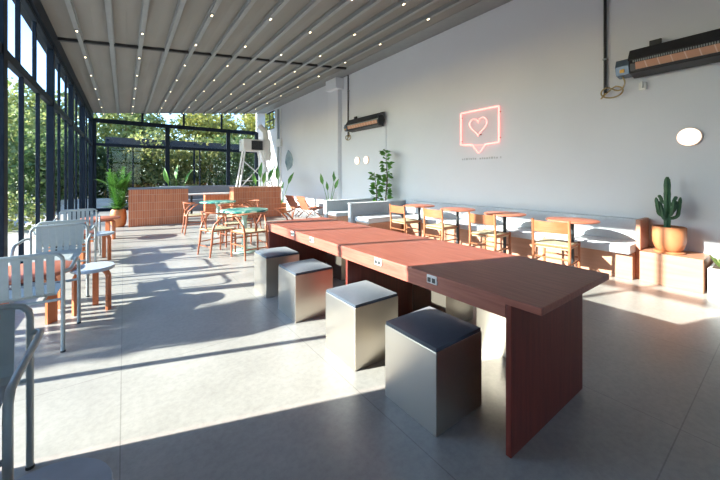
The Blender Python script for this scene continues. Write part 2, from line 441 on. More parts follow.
# ------------------------------------------------------------------ left row: slatted chairs, round stools, low tables
def slat_chair():
    t = thing('slatted_armchair', '', 'chair')
    fr = []
    for s in (-1, 1):
        fr = [(s*.25, -.25, 0), (s*.25, -.25, .69), (s*.245, -.25, .72), (s*.225, -.25, .745), (s*.19, -.25, .755), (0, -.25, .755)]
        MB().tube(fr, .0135, 10).build('rear_leg', M['greymetal'], t, True)
        ar = [(s*.25, -.25, .615), (s*.275, -.245, .62), (s*.288, -.225, .622), (s*.29, -.19, .622), (s*.29, .20, .622), (s*.288, .255, .612), (s*.290, .295, .58), (s*.292, .308, .53), (s*.293, .312, .46), (s*.294, .315, 0)]
        MB().tube(ar, .0135, 10).build('arm_leg', M['greymetal'], t, True)
    mb = MB()
    for y, z, w in ((-.25, .405, .25), (.305, .405, .29)): mb.tube([(-w, y, z), (w, y, z)], .010, 8)
    for s in (-1, 1): mb.tube([(s*.14, -.25, .405), (s*.14, .305, .405)], .008, 6)
    mb.build('seat_frame', M['greymetal'], t, True)
    prof = [(-.252, .748), (-.250, .715), (-.243, .6), (-.236, .5), (-.224, .455), (-.195, .43), (-.15, .421), (0, .418), (.16, .42), (.215, .415), (.245, .395), (.25, .375)]
    p_ = .060
    for k in range(7):
        x = (k - 3) * p_
        MB().strip(prof, x - .0225, x + .0225, .004).build('slat', M['greymetal'], t)
    # the sheet is whole along the top and along the seat bend
    MB().strip([(-.2525, .752), (-.2515, .725)], -.203, .203, .0055).build('back_band', M['greymetal'], t)
    MB().strip([(-.2255, .455), (-.1965, .43), (-.151, .421), (.0, .4185), (.2, .4185)], -.202, .202, .0055).build('seat_sheet', M['greymetal'], t)
    for x, y in ((-.25, -.25), (.25, -.25), (-.294, .315), (.294, .315)): MB().lathe([(0, 0), (.016, 0), (.016, .012), (0, .012)], 10, (x, y, 0)).build('foot_cap', M['black'], t)
    return t
sc = slat_chair()
gch = 'grey slatted chairs in the row along the windows'
places = [(-.597, 1.83, PI, 'grey slatted metal armchair cut by the left edge of the photo, nearest the camera'),
          (-.625, 3.567, 0, 'grey slatted metal armchair with its back to the camera, just beyond the nearest one'),
          (-.62, 5.00, PI, 'grey slatted metal armchair facing the camera across the nearest visible low orange table'),
          (-.64, 5.95, 0.0, 'grey slatted metal armchair with its back to the farther pair of low tables'),
          (-.64, 7.35, PI + .05, 'farthest grey slatted metal armchair, facing the camera, left of the far round stool'),]
for i, (x, y, rz, lab) in enumerate(places):
    if i == 0: tag(sc, lab, 'chair', gch, None, (x, y, 0), rz)
    else: clone(sc, (x, y, 0), rz, lab, gch)

def bent_leg(mb, ang, R, zt, w, th):
    """L-leg: vertical strip that bends under the top towards the centre"""
    m = Matrix.Rotation(ang, 4, 'Z')
    prof = [(R, 0), (R, zt - .09)] + [(R - .07 + .07*math.cos(a), zt - .09 + .07*math.sin(a)) for a in (.4, .8, 1.2, PI/2)] + [(R - .15, zt - .02)]
    loc = MB(); loc.strip(prof, -w/2, w/2, th)
    mb.add([m @ Vector((p[1], p[0], p[2])) for p in loc.v], [f[::-1] for f in loc.f])
    return mb
def round_stool():
    t = thing('round_stool', '', 'stool')
    MB().lathe([(0, .405), (.170, .405), (.175, .410), (.175, .434), (0, .434)], 40).build('seat_rim', M['greyseat'], t, True)
    MB().lathe([(0, .434), (.174, .434), (.172, .440), (0, .441)], 40).build('seat_top', M['greyseat'], t, True)
    for k in range(3): bent_leg(MB(), math.radians(-60 + 120*k), .150, .424, .05, .026).build('leg', M['owood'], t, bevel=.003)
    return t
rs = round_stool()
gst = 'round grey topped stools in the window row'
for i, (x, y, rz, lab) in enumerate([(-.20, 1.20, .3, 'round stool with grey top in the bottom left corner of the photo'),
                                     (-.25, 4.19, .45, 'round stool with grey top on orange legs beside the nearest visible low table'),
                                     (-.30, 6.66, .3, 'farther round stool with grey top on orange legs, right of the farthest slatted chair')]):
    if i == 0: tag(rs, lab, 'stool', gst, None, (x, y, 0), rz)
    else: clone(rs, (x, y, 0), rz, lab, gst)
def low_table():
    t = thing('low_table', '', 'table')
    MB().lathe([(0, .437), (.350, .437), (.358, .444), (.36, .455), (.358, .466), (.352, .470), (0, .470)], 48).build('tabletop', M['otop'], t, True)
    MB().lathe([(0, .40), (.24, .40), (.24, .437), (0, .437)], 32).build('apron_ring', M['tpanel'], t, True)
    for k in range(4): bent_leg(MB(), math.radians(45 + 90*k), .275, .437, .085, .03).build('leg', M['owood'], t, bevel=.003)
    return t
lt = low_table()
glt = 'low orange round tables in the window row'
for i, (x, y, rz, lab) in enumerate([(-.73, 4.24, 0, 'low round orange wooden table seen through the slats of the chair nearest to it'),
                                     (-.72, 6.66, .2, 'low round orange wooden table between the two farther slatted chairs'),
                                     (-.42, 8.85, .3, 'farthest low round orange table by the windows, behind the last slatted chair')]):
    if i == 0: tag(lt, lab, 'table', glt, None, (x, y, 0), rz)
    else: clone(lt, (x, y, 0), rz, lab, glt)

# ------------------------------------------------------------------ green marble tables and wishbone chairs
def green_table():
    t = thing('round_table', '', 'table')
    MB().lathe([(0, .715), (.395, .715), (.41, .722), (.415, .735), (.41, .748), (.40, .752), (0, .752)], 56).build('tabletop', M['marble'], t, True)
    MB().lathe([(0, .02), (.055, .02), (.05, .05), (.045, .60), (.07, .69), (.16, .715), (0, .715)], 24).build('pedestal', M['mint'], t, True)
    MB().lathe([(0, 0), (.23, 0), (.235, .006), (.22, .018), (.06, .032), (0, .032)], 40).build('base_plate', M['mint'], t, True)
    return t
gt = green_table()
tag(gt, 'round table with green marble top closer to the communal table, wishbone chairs around it', 'table', 'green marble tables', None, (1.76, 5.93, 0), .4)
clone(gt, (1.86, 8.4, 0), 2.0, 'round table with green marble top farther back, near the tiled low walls', 'green marble tables')
def wishbone():
    """faces +y"""
    t = thing('wishbone_chair', '', 'chair')
    W = M['rust']
    for s in (-1, 1):
        MB().tube([(s*.235, .20, 0), (s*.235, .205, .25), (s*.23, .205, .455)], [.013, .018, .016], 10).build('front_leg', W, t, True)
        MB().tube([(s*.20, -.235, 0), (s*.195, -.20, .25), (s*.19, -.185, .44), (s*.20, -.155, .54), (s*.235, -.06, .64), (s*.262, .02, .70)], [.013, .018, .019, .017, .015, .012], 10).build('rear_leg', W, t, True)
    pts = []
    for i in range(17):
        a = math.radians(-15 + 210 * i / 16)
        pts.append((-.285*math.cos(a), -.235*math.sin(a) - .0, .708 + .035*max(0, math.sin(a))))
    MB().tube(pts, [.010] + [.0145]*3 + [.018]*9 + [.0145]*3 + [.010], 10, flat=.75).build('top_rail', W, t, True)
    mb = MB().tube([(0, -.195, .45), (0, -.205, .55)], .013, 8, flat=1.6)
    for s in (-1, 1): mb.tube([(0, -.203, .54), (s*.03, -.212, .61), (s*.085, -.222, .728)], .011, 8)
    mb.build('splat', W, t, True)
    mb = MB()
    mb.tube([(-.235, .205, .425), (.235, .205, .425)], .014, 8).tube([(-.19, -.19, .425), (.19, -.19, .425)], .014, 8)
    for s in (-1, 1): mb.tube([(s*.235, .205, .425), (s*.19, -.19, .425)], .013, 8)
    mb.build('seat_rail', W, t, True)
    mb = MB()
    for s in (-1, 1): mb.tube([(s*.235, .204, .22), (s*.196, -.205, .22)], .010, 8)
    mb.tube([(-.235, .204, .30), (.235, .204, .30)], .010, 8).tube([(-.195, -.203, .16), (.195, -.203, .16)], .010, 8)
    mb.build('stretcher', W, t, True)
    mb = MB(); mb.prism([(-.23, .215), (-.185, -.20), (.185, -.20), (.23, .215)], 'z', .412, .446)
    mb.build('rush_seat', M['rush'], t, bevel=.012, seg=3)
    return t
wc = wishbone()
gwc = 'wishbone chairs at the green tables'
for i, (x, y, rz, lab) in enumerate([
        (1.31, 6.0, -PI/2 + .3, 'wishbone chair with rush seat on the aisle side of the nearer green table'),
        (1.72, 5.46, .15, 'wishbone chair with its back to the camera at the nearer green table'),
        (2.42, 5.80, PI/2 - .1, 'wishbone chair between the nearer green table and the communal table end'),
        (1.80, 6.62, PI, 'wishbone chair on the far side of the nearer green table'),
        (1.36, 8.55, -PI/2, 'wishbone chair on the aisle side of the farther green table'),
        (2.0, 7.72, .1, 'wishbone chair with its back to the camera at the farther green table'),
        (2.56, 8.2, PI/2, 'wishbone chair on the right of the farther green table')]):
    if i == 0: tag(wc, lab, 'chair', gwc, None, (x, y, 0), rz)
    else: clone(wc, (x, y, 0), rz, lab, gwc)

# ------------------------------------------------------------------ banquette along the right wall
t = thing('banquette', 'long pale grey cushioned banquette on a salmon wooden base along the right wall', 'bench', (5.5, 3.6, 0))
MB().box(-.19, .345, -2.34, 2.22, .0, .34).build('base', M['pinkwood'], t, bevel=.004)
MB().box(-.30, .22, -2.34, 1.78, .34, .455).build('seat_cushion', M['cush'], t, bevel=.022, seg=4)
mb = MB(); mb.prism([(.16, .456), (.215, .755), (.345, .755), (.345, .456)], 'y', -2.34, 2.22); mb.build('backrest', M['cush'], t, bevel=.015, seg=3)
MB().box(-.06, .345, -2.39, -2.342, .0, .775).build('side_panel', M['pinkwood'], t, bevel=.004)
# short return of the seating and its partition
t = thing('booth_bench', 'pale blue grey booth seat against the nearer low grey partition', 'bench', (4.95, 5.66, 0))
MB().box(-.72, .23, -.24, .255, 0, .34).build('base', M['pinkwood'], t, bevel=.004)
MB().box(-.76, .23, -.25, .255, .34, .455).build('seat_cushion', M['cush'], t, bevel=.02, seg=4)
t = thing('low_partition', 'low grey upholstered partition behind the booth seat, nearer of two', 'partition', (4.97, 6.0, 0))
MB().box(-.85, .85, -.07, .07, .0, .735).build('padded_panel', M['greyup'], t, bevel=.02, seg=3)
MB().box(-.86, .85, -.075, .075, .735, .75).build('cap', M['cush'], t, bevel=.004)
t = thing('low_partition', 'low grey upholstered partition farther from the camera, left of the leafy plants', 'partition', (5.02, 7.25, 0))
MB().box(-.82, .80, -.08, .08, .0, .715).build('padded_panel', M['greyup'], t, bevel=.02, seg=3)
MB().box(-.83, .80, -.085, .085, .715, .73).build('cap', M['greyup'], t, bevel=.004)
t = thing('booth_bench', 'grey booth seat against the farther low partition', 'bench', (4.75, 6.93, 0))
MB().box(-.5, .5, -.2, .23, 0, .36).build('base', M['pinkwood'], t, bevel=.004)
MB().box(-.52, .5, -.2, .23, .36, .45).build('seat_cushion', M['greyup'], t, bevel=.02, seg=4)

def bistro_table():
    t = thing('bistro_table', '', 'table')
    MB().lathe([(0, .727), (.295, .727), (.312, .733), (.316, .742), (.312, .750), (.305, .753), (0, .753)], 48).build('tabletop', M['otop'], t, True)
    MB().lathe([(0, .01), (.026, .01), (.026, .70), (.06, .712), (.12, .727), (0, .727)], 20).build('stem', M['stem'], t, True)
    MB().lathe([(0, 0), (.20, 0), (.20, .01), (.05, .02), (0, .02)], 32).build('base_plate', M['stem'], t, True)
    return t
bt = bistro_table()
gb = 'terracotta round tables along the banquette'
for i, (y, lab) in enumerate([(1.83, 'round terracotta bistro table nearest the cactus'), (2.80, 'second round terracotta bistro table from the cactus end of the banquette'),
                              (3.71, 'third round terracotta bistro table from the cactus end of the banquette'), (4.66, 'farthest round terracotta bistro table, by the booth seat')]):
    p = (4.965, y, 0)
    if i == 0: tag(bt, lab, 'table', gb, None, p)
    else: clone(bt, p, .7*i, lab, gb)

def cafe_chair():
    """faces +x"""
    t = thing('cafe_chair', '', 'chair'); W = M['oak']
    for s in (-1, 1):
        MB().tube([(-.225, s*.215, 0), (-.215, s*.215, .44), (-.245, s*.215, .775)], [.017, .02, .017], 10).build('back_leg', W, t, True)
        MB().tube([(.235, s*.215, 0), (.235, s*.215, .455)], [.016, .019], 10).build('front_leg', W, t, True)
    prof = []
    for i in range(13):
        u = -1 + 2*i/12; prof.append((u*.215, -.236 - .045*(1 - u*u)))
    # curved plywood back, strip in plan extruded in z
    P = MB(); P.strip([(x, y) for y, x in [(p[0], p[1]) for p in prof]], .605, .752, .012)
    q = MB(); q.add([(v[1] + .008*(.752 - v[0])/.147, v[2], v[0]) for v in P.v], P.f); q.build('backrest', M['ply'], t, True)
    mb = MB()
    for s in (-1, 1): mb.tube([(-.215, s*.215, .425), (.235, s*.215, .425)], .014, 8)
    mb.tube([(.235, -.215, .425), (.235, .215, .425)], .014, 8).tube([(-.215, -.215, .425), (-.215, .215, .425)], .014, 8)
    mb.build('seat_rail', W, t, True)
    mb = MB()
    for s in (-1, 1): mb.tube([(-.22, s*.215, .2), (.235, s*.215, .2)], .011, 8)
    mb.tube([(-.218, -.215, .27), (-.218, .215, .27)], .011, 8).tube([(.235, -.215, .24), (.235, .215, .24)], .011, 8)
    mb.build('stretcher', W, t, True)
    MB().box(-.205, .245, -.205, .205, .385, .448).build('rush_seat', M['rush'], t, bevel=.014, seg=3)
    return t
cc = cafe_chair()
gc = 'oak chairs facing the banquette'
for i, (y, rz, lab) in enumerate([(1.95, .12, 'oak chair with curved plywood back and rush seat, nearest the cactus'),
                             (2.94, .05, 'oak chair with curved plywood back, second from the cactus end'),
                             (3.92, 0, 'oak chair with curved plywood back, third from the cactus end'),
                             (4.86, -.03, 'oak chair with curved plywood back farthest from the cactus, by the booth seat')]):
    p = (4.76, y, 0)
    if i == 0: tag(cc, lab, 'chair', gc, None, p, rz)
    else: clone(cc, p, rz, lab, gc)

# ------------------------------------------------------------------ plinth, cactus, planter at the right edge
tag(MB().box(5.335, XR - .003, .63, 1.195, 0, .385).build('plinth', M['pinkwood'], bevel=.004), 'salmon wooden plinth box under the cactus pot', 'plinth')
t = thing('potted_cactus', 'tall green branching cactus in a pale terracotta pot on the salmon plinth', 'cactus', (5.55, .955, .385))
MB().lathe([(0, 0), (.145, 0), (.15, .012), (.14, .022), (0, .022)], 40).build('saucer', M['pot2'], t, True)
MB().lathe([(0, .022), (.105, .022), (.132, .05), (.155, .12), (.162, .2), (.161, .322), (.155, .328), (.145, .322), (.143, .285), (0, .285)], 48).build('pot', M['pot2'], t, True)
MB().lathe([(0, .284), (.144, .286), (.1, .298), (0, .302)], 24).build('soil', M['soil'], t, True)
def ribbed(mb, path, r, nr=6):
    pts = [Vector(p) for p in path]; seg = nr * 4; b0 = MB(); b0.tube(pts, [1.0]*len(pts), seg)
    vs = []
    nring = len(pts)
    for i in range(nring):
        for k in range(seg):
            v = Vector(b0.v[i*seg + k]); d = v - pts[i]
            end = min(i, nring-1-i) if i > nring/2 else 9
            rad = r * (1 + .22*math.cos(k * 2*PI / 4)) * {0: .35, 1: .82}.get(end, 1) * (1 + .05*math.sin(i*2.1))
            vs.append(pts[i] + d * rad)
    mb.add(vs, b0.f)
mb = MB(); ribbed(mb, [(-.01, .015, .27 + i*.036) for i in range(20)], .031)
body = mb.build('stem', M['cactus'], t, True, angle=80)
for ang, z, out, h in ((1.9, .45, .085, .24), (-1.25, .43, .10, .27), (-.9, .50, .075, .15), (1.5, .52, .06, .12), (2.8, .42, .09, .16), (-2.2, .47, .065, .18), (1.75, .62, .06, .1), (-1.5, .60, .065, .11)):
    dx, dy = math.cos(ang), math.sin(ang); p = []
    for k in range(5):
        a = k/4*PI/2; p.append((-.01 + dx*(.02 + (out-.02)*math.sin(a)), .015 + dy*(.02 + (out-.02)*math.sin(a)), z + .06*(1-math.cos(a))))
    for k in range(1, 8): p.append((p[4][0] + dx*.003*k, p[4][1] + dy*.003*k, z + .06 + (h-.06)*k/7))
    mb = MB(); ribbed(mb, p, .0165, 5); mb.build('branch', M['cactus'], body, True, angle=80)
t = thing('planter_box', 'low white planter box with scrubby grey green plants at the right edge', 'planter', (5.6, .33, 0))
MB().box(-.26, .245, -.27, .27, 0, .30).build('box', M['white'], t, bevel=.006)
MB().box(-.23, .22, -.24, .24, .298, .306).build('soil', M['soil'], t)
mb = MB()
for k in range(60):
    a = rnd.uniform(0, 2*PI); mb.leaf((rnd.uniform(-.2, .18), rnd.uniform(-.2, .22), .30), (math.cos(a)*.6, math.sin(a)*.6, 1), rnd.uniform(.06, .16), .03)
mb.build('foliage', M['leafm'], t)

# ------------------------------------------------------------------ lamps, neon sign, heaters on the right wall
def disc_lamp():
    t = thing('wall_lamp', '', 'lamp')     # axis -x
    def turn(mb): mb.v = [(-v[2], v[0], v[1]) for v in mb.v]; return mb
    turn(MB().lathe([(0, 0), (.118, 0), (.118, .03), (0, .03)], 40)).build('mounting_ring', M['lampring'], t, True)
    turn(MB().lathe([(0, .03), (.108, .03), (.112, .04), (.10, .052), (.06, .060), (0, .063)], 40)).build('diffuser', M['lamp'], t, True)
    return t
dl = disc_lamp()
tag(dl, 'round glowing wall lamp above the cactus', 'lamp', None, None, (XR, .815, 1.85))
clone(dl, (XR, .36, 1.85), 0, 'round glowing wall lamp cut off at the right edge of the photo')
clone(dl, (XR - .025, 8.03, 1.85), 0, 'left one of the two round wall lamps below the far heater')
clone(dl, (XR - .025, 7.58, 1.85), 0, 'right one of the two round wall lamps below the far heater')

t = thing('neon_sign', 'pink neon sign of a heart inside a speech bubble on the right wall', 'sign', (XR - .05, 3.82, 2.0))
def P2(y, z): return (0, -y, z)          # seen from the room, +y here runs to the right
def rounded(pts, r=.03, n=4):
    out = []; k = len(pts)
    for i in range(k):
        p0, p1, p2 = Vector(pts[i-1]), Vector(pts[i]), Vector(pts[(i+1) % k])
        a = p1 + (p0-p1).normalized()*r; b = p1 + (p2-p1).normalized()*r
        for j in range(n+1):
            s = j/n; out.append((a*(1-s)+p1*s)*(1-s) + (p1*(1-s)+b*s)*s)
    return out
bub = rounded([P2(-.435, .70), P2(.44, .71), P2(.44, .0), P2(.14, -.015), P2(.0, -.185), P2(-.15, -.0), P2(-.435, .02)])
MB().tube(bub, .011, 8, True).build('bubble_tube', M['neon'], t, True)
MB().tube([(p[0] + .002, p[1]*.955, .34 + (p[2]-.34)*.955) for p in bub if p[2] > -.05], .006, 6, True).build('inner_tube', M['neon'], t, True)
hp = []
for i in range(40):
    a = 2*PI*i/40; hx = 16*math.sin(a)**3; hz = 13*math.cos(a) - 5*math.cos(2*a) - 2*math.cos(3*a) - math.cos(4*a)
    hp.append(P2(-.02 + hx*.0125, .385 + hz*.0125))
MB().tube(hp, .011, 8, True).build('heart_tube', M['neon'], t, True)
for y, z in ((-.435, .60), (.44, .60), (.44, .1), (-.435, .1), (-.03, .2), (.03, .2), (.25, .0)):
    MB().tube([P2(y, z), (.05, -y, z)], .012, 6).build('standoff', M['neonpin'], t, True)
mb = MB(); y = -.50
for w in (2, 1, 3, 1, 2, 1, 2, 0, 0, 2, 1, 2, 2, 1, 3, 1, 2, 0, 1):
    if w: mb.box(.0, .012, -(y + .014*w), -y, -.300, -.300 + .032 + .008*(w % 2))
    y += .014*w + .028
tag(mb.build('lettering', M['letter']), 'line of tiny thin grey lettering on the wall under the neon sign', 'lettering', None, None, (XR - .012, 3.75, 2.0))

def heater():
    """local y = length (0 at the valve end, running to -y), -x faces the room"""
    t = thing('radiant_heater', '', 'heater')
    def sec(poly, a, b, name, mat, par=None, bev=.004):
        mb = MB(); mb.prism(poly, 'y', a, b); return mb.build(name, mat, par or t, bevel=bev)
    # tilted casing: face looks out and down
    body = [(-.10, -.17), (-.27, -.13), (-.30, -.03), (-.24, .10), (-.12, .13), (-.06, .0)]
    sec(body, -1.70, -.16, 'casing', M['black'])
    sec([(-.33, .02), (-.235, .17), (-.08, .215), (-.06, .195), (-.22, .15), (-.31, .01)], -1.70, -.145, 'hood', M['black'])
    MB().box(-.13, -.09, -.45, -.33, .18, .27).build('hood_clip', M['black'], t)
    # ceramic face panel, on the slanted front
    d = Vector((-.03, .10)); 
    f = sec([(-.277, -.115), (-.285, -.113), (-.307, -.022), (-.299, -.024)], -1.64, -.22, 'ceramic_panel', M['ceramic'])
    f['label'] = 'pinkish ceramic burner tiles'
    mb = MB()
    for k in range(68):
        y = -.2 - k*.022
        mb.box(-.300, -.292, y - .006, y + .006, -.015, .012)
    mb.build('grille', M['greymetal'], t)
    sec([(-.085, -.19), (-.30, -.16), (-.31, -.145), (-.09, -.17)], -1.70, -.16, 'lower_lip', M['black'])
    sec([(-.10, -.165), (-.26, -.15), (-.30, -.04), (-.26, .06), (-.12, .08)], -.15, 0.0, 'valve_box', M['valve'])
    MB().cbox((-.285, -.075, -.10), (.012, .05, .045)).build('sticker', M['label'], t)
    mb = MB()
    for y in (-.35, -1.35): mb.box(-.10, .0, y - .03, y + .03, -.04, .02).box(-.012, 0, y - .05, y + .05, -.1, .14)
    mb.build('wall_bracket', M['black'], t)
    return t
h1 = heater()
tag(h1, 'black gas radiant heater with ceramic burner at the top right of the photo', 'heater', None, None, (XR, 1.51, 2.905))
clone(h1, (XR - .0, 8.42, 2.93), 0, 'black gas radiant heater high on the wall above the paired round lamps')
def gas(y, z0, label, zt, dy):
    t = thing('gas_pipe', label, 'pipe', (XR - .04, y, 0))
    MB().tube([(0, 0, z0), (0, 0, zt)], .020, 10).build('pipe', M['black'], t, True)
    mb = MB()
    for z in (z0 + .5, z0 + 1.5): mb.box(-.02, .04, -.028, .028, z - .012, z + .012)
    mb.build('clamp', M['greymetal'], t)
    p = [(0, 0, z0 + .02), (-.01, .02, z0 - .06), (-.03, .06, z0 - .10)]
    for i in range(13):
        a = math.radians(100 + 330*i/12); p.append((-.04 - .004*i, -.10 + .13*math.cos(a), z0 - .02 + .085*math.sin(a)))
    p += [(-.10, -.20, z0 - .05), (-.13, -.28, z0 + .05), (-.15, dy, z0 + .17)]
    # smooth
    q = [Vector(v) for v in p]
    for _ in range(2):
        r_ = [q[0]]
        for a, b in zip(q, q[1:]): r_ += [a*.75 + b*.25, a*.25 + b*.75]
        q = r_ + [q[-1]]
    h = MB().tube(q, .010, 6).build('hose', M['brass'], t, True); h['label'] = 'yellow looped gas hose'
gas(1.70, 2.60, 'black gas pipe with a yellow hose loop beside the heater at top right', 4.63, -.24)
gas(8.55, 2.62, 'black gas pipe dropping to the far heater', 4.63, -.24)
tag(MB().box(-.05, 0, -.04, .04, -.05, .05).box(-.09, -.05, -.012, .012, -.03, .06).build('wall_sensor', M['plastic'], bevel=.004), 'small grey sensor box on the wall below the top right heater', 'sensor', None, None, (XR, 1.27, 2.60))
mb = MB(); mb.prism([(-.1, .0), (.25, -.12), (.5, .25), (.42, .55), (.18, .80), (-.12, .62), (-.3, .35), (-.25, .1)], 'x', -.03, 0)
tag(mb.build('wall_mirror', M['mirror'], bevel=.008), 'irregular leaf shaped blue tinted mirror on the far right wall', 'mirror', None, None, (XR, 13.1, 1.75))
t = thing('drain_pipe', 'pale vertical conduit pipes on the far right wall near the corner', 'pipe', (XR - .075, 14.3, 0))
MB().tube([(0, 0, .0), (0, 0, 4.5)], .045, 10).build('pipe', M['greymetal'], t, True)
MB().tube([(.01, -.28, 0), (.01, -.28, 4.5)], .03, 10).build('pipe', M['white'], t, True)
MB().box(-.06, .06, -.36, .1, 2.75, 3.1).build('junction_box', M['plastic'], t, bevel=.01)

# ------------------------------------------------------------------ tiled low walls and the far end
t = thing('tiled_counter', 'terracotta tiled low wall with grey cushion top beside the potted palm', 'counter', (.82, 10.75, 0))
MB().box(-.72, .70, -.18, .30, 0, 1.0).build('tiled_body', M['tile'], t, bevel=.003)
MB().box(-.735, .74, -.195, .32, 1.0, 1.055).build('top_pad', M['dgrey'], t, bevel=.012, seg=3)
t = thing('tiled_counter', 'terracotta tiled low wall with pale top in front of the white cooler stand', 'counter', (3.6, 10.75, 0))
MB().box(-.80, .78, -.18, .30, 0, .985).build('tiled_body', M['tile'], t, bevel=.003)
MB().box(-.81, .79, -.19, .31, .985, 1.02).build('top_cap', M['pinkwood'], t, bevel=.006)
t = thing('tiled_counter', 'short dark terracotta tiled bench back seen between the two tiled low walls', 'counter', (3.05, 13.0, 0))
MB().box(-.65, .6, -.15, .15, 0, .72).build('tiled_body', M['tile'], t, bevel=.003)
MB().box(-.67, .62, -.16, .16, .72, .76).build('top_cap', M['pinkwood'], t, bevel=.006)
t = thing('high_back_sofa', 'long slate grey padded bench back in front of the rear windows', 'bench', (2.9, 15.0, 0))
MB().box(-1.75, 1.75, -.06, .22, 0, .98).build('back_panel', M['dgrey'], t, bevel=.02, seg=3)
MB().box(-1.75, 1.75, -.62, -.06, 0, .44).build('seat', M['dgrey'], t, bevel=.02, seg=3)
t = thing('bar_table', 'narrow pale topped table behind the gap between the tiled low walls', 'table', (2.55, 12.2, 0))
MB().box(-.85, .8, -.3, .3, .74, .775).build('tabletop', M['white'], t, bevel=.006)
for x in (-.7, .65):
    MB().box(x - .03, x + .03, -.03, .03, 0, .74).build('leg', M['stem'], t)

def lounge():
    t = thing('lounge_chair', '', 'chair')     # faces +x
    MB().strip([(-.42, .62), (-.30, .42), (-.16, .24)], -.25, .25, .02)
    a = MB(); a.strip([(-.40, .70), (-.30, .46), (-.18, .25)], -.27, .27, .022); a.v = [(v[1], v[0], v[2]) for v in a.v]; a.build('backrest', M['otop'], t)
    a = MB(); a.strip([(-.17, .26), (.05, .25), (.32, .32)], -.26, .26, .022); a.v = [(v[1], v[0], v[2]) for v in a.v]; a.build('seat', M['otop'], t)
    for s in (-1, 1):
        MB().tube([(-.33, s*.27, 0), (-.05, s*.27, .25), (.28, s*.27, .31)], .014, 8).build('rear_leg', M['oak'], t, True)
        MB().tube([(.26, s*.27, 0), (-.10, s*.27, .26), (-.40, s*.27, .58)], .014, 8).build('front_leg', M['oak'], t, True)
    return t
lc = lounge()
tag(lc, 'low orange lounge chair nearer the tiled wall, left one of two', 'chair', 'orange lounge chairs', None, (5.05, 10.55, 0), .1)
clone(lc, (5.1, 9.75, 0), .05, 'low orange lounge chair beside the strelitzia pot, right one of two', 'orange lounge chairs')

# ------------------------------------------------------------------ evaporative cooler on a white stand
t = thing('air_cooler', 'white air cooler with dark grille on a tall white strut stand in the far corner', 'cooler', (4.30, 13.5, 0))
MB().box(-.42, .40, -.3, .3, 2.42, 2.90).build('housing', M['plastic'], t, bevel=.03, seg=3)
mb = MB().box(-.10, .36, -.312, -.298, 2.47, 2.85); g = mb.build('grille', M['black'], t)
mb = MB()
for k in range(9): mb.box(-.10, .36, -.322, -.308, 2.49 + k*.042, 2.505 + k*.042)
mb.build('louvre', M['stem'], g)
MB().lathe([(0, 2.05), (.17, 2.05), (.2, 2.12), (.2, 2.9), (.15, 2.95), (0, 2.95)], 28, (.62, .0, 0)).build('duct', M['plastic'], t, True)
MB().tube([(.62, 0, 2.9), (.62, .1, 3.3), (.45, .3, 3.55)], .12, 12).build('duct_elbow', M['plastic'], t, True)
for a, b in (((-.35, -.25, 2.42), (-.75, -.5, 0)), ((-.3, .25, 2.42), (-.6, .6, 0)), ((.3, -.25, 2.42), (1.05, -.5, 0)), ((.35, .25, 2.42), (.9, .5, 0))):
    MB().tube([a, b], .035, 8).build('leg', M['white'], t, True)
mb = MB().tube([(-.42, -.3, 2.0), (.75, -.43, .95)], .022, 6).tube([(.42, -.3, 2.0), (-.6, -.42, .9)], .022, 6).tube([(-.56, -.38, 1.2), (.70, -.4, 1.2)], .022, 6).tube([(.38, -.28, 2.2), (.78, .42, .9)], .022, 6)
mb.build('brace', M['white'], t, True)

# ------------------------------------------------------------------ indoor plants
def fronds(mb, base, n, ln, wd, lean, z0=0):
    for k in range(n):
        a = 2*PI*k/n + rnd.uniform(-.3, .3); el = rnd.uniform(lean[0], lean[1]); L_ = ln*rnd.uniform(.75, 1.1)
        d = Vector((math.cos(a)*math.cos(el), math.sin(a)*math.cos(el), math.sin(el)))
        pts = []
        for i in range(9):
            s = i/8; pts.append(Vector(base) + d*(L_*s) - Vector((0, 0, .32*L_*s*s*math.cos(el))))
        for i in range(2, 9):
            tng = (pts[i]-pts[i-1]).normalized(); sd = tng.cross(Vector((0, 0, 1))).normalized()
            for s in (-1, 1):
                for h in (0, .5):
                    p = pts[i-1].lerp(pts[i], h)
                    mb.leaf(p, tng*.7 + sd*s*.8 + Vector((0, 0, .1)), wd*(1.15 - .08*i), wd*.22, (0, 0, 1), .3)
        mb.tube(pts, [.007]*8 + [.003], 5)
t = thing('potted_palm', 'leafy palm in a round orange terracotta pot left of the tiled low wall', 'plant', (-.12, 10.85, 0))
MB().lathe([(0, 0), (.12, 0), (.16, .06), (.185, .2), (.18, .34), (.165, .45), (.155, .47), (.15, .42), (0, .41)], 40).build('pot', M['pot'], t, True)
MB().lathe([(0, .405), (.152, .408), (0, .42)], 20).build('soil', M['soil'], t, True)
mb = MB(); fronds(mb, (0, 0, .40), 13, 1.25, .24, (1.2, 1.52)); fronds(mb, (0, 0, .95), 9, .65, .24, (.8, 1.4)); fronds(mb, (.02, 0, .44), 8, .42, .15, (.4, 1.1))
mb.build('fronds', M['leaf'], t)
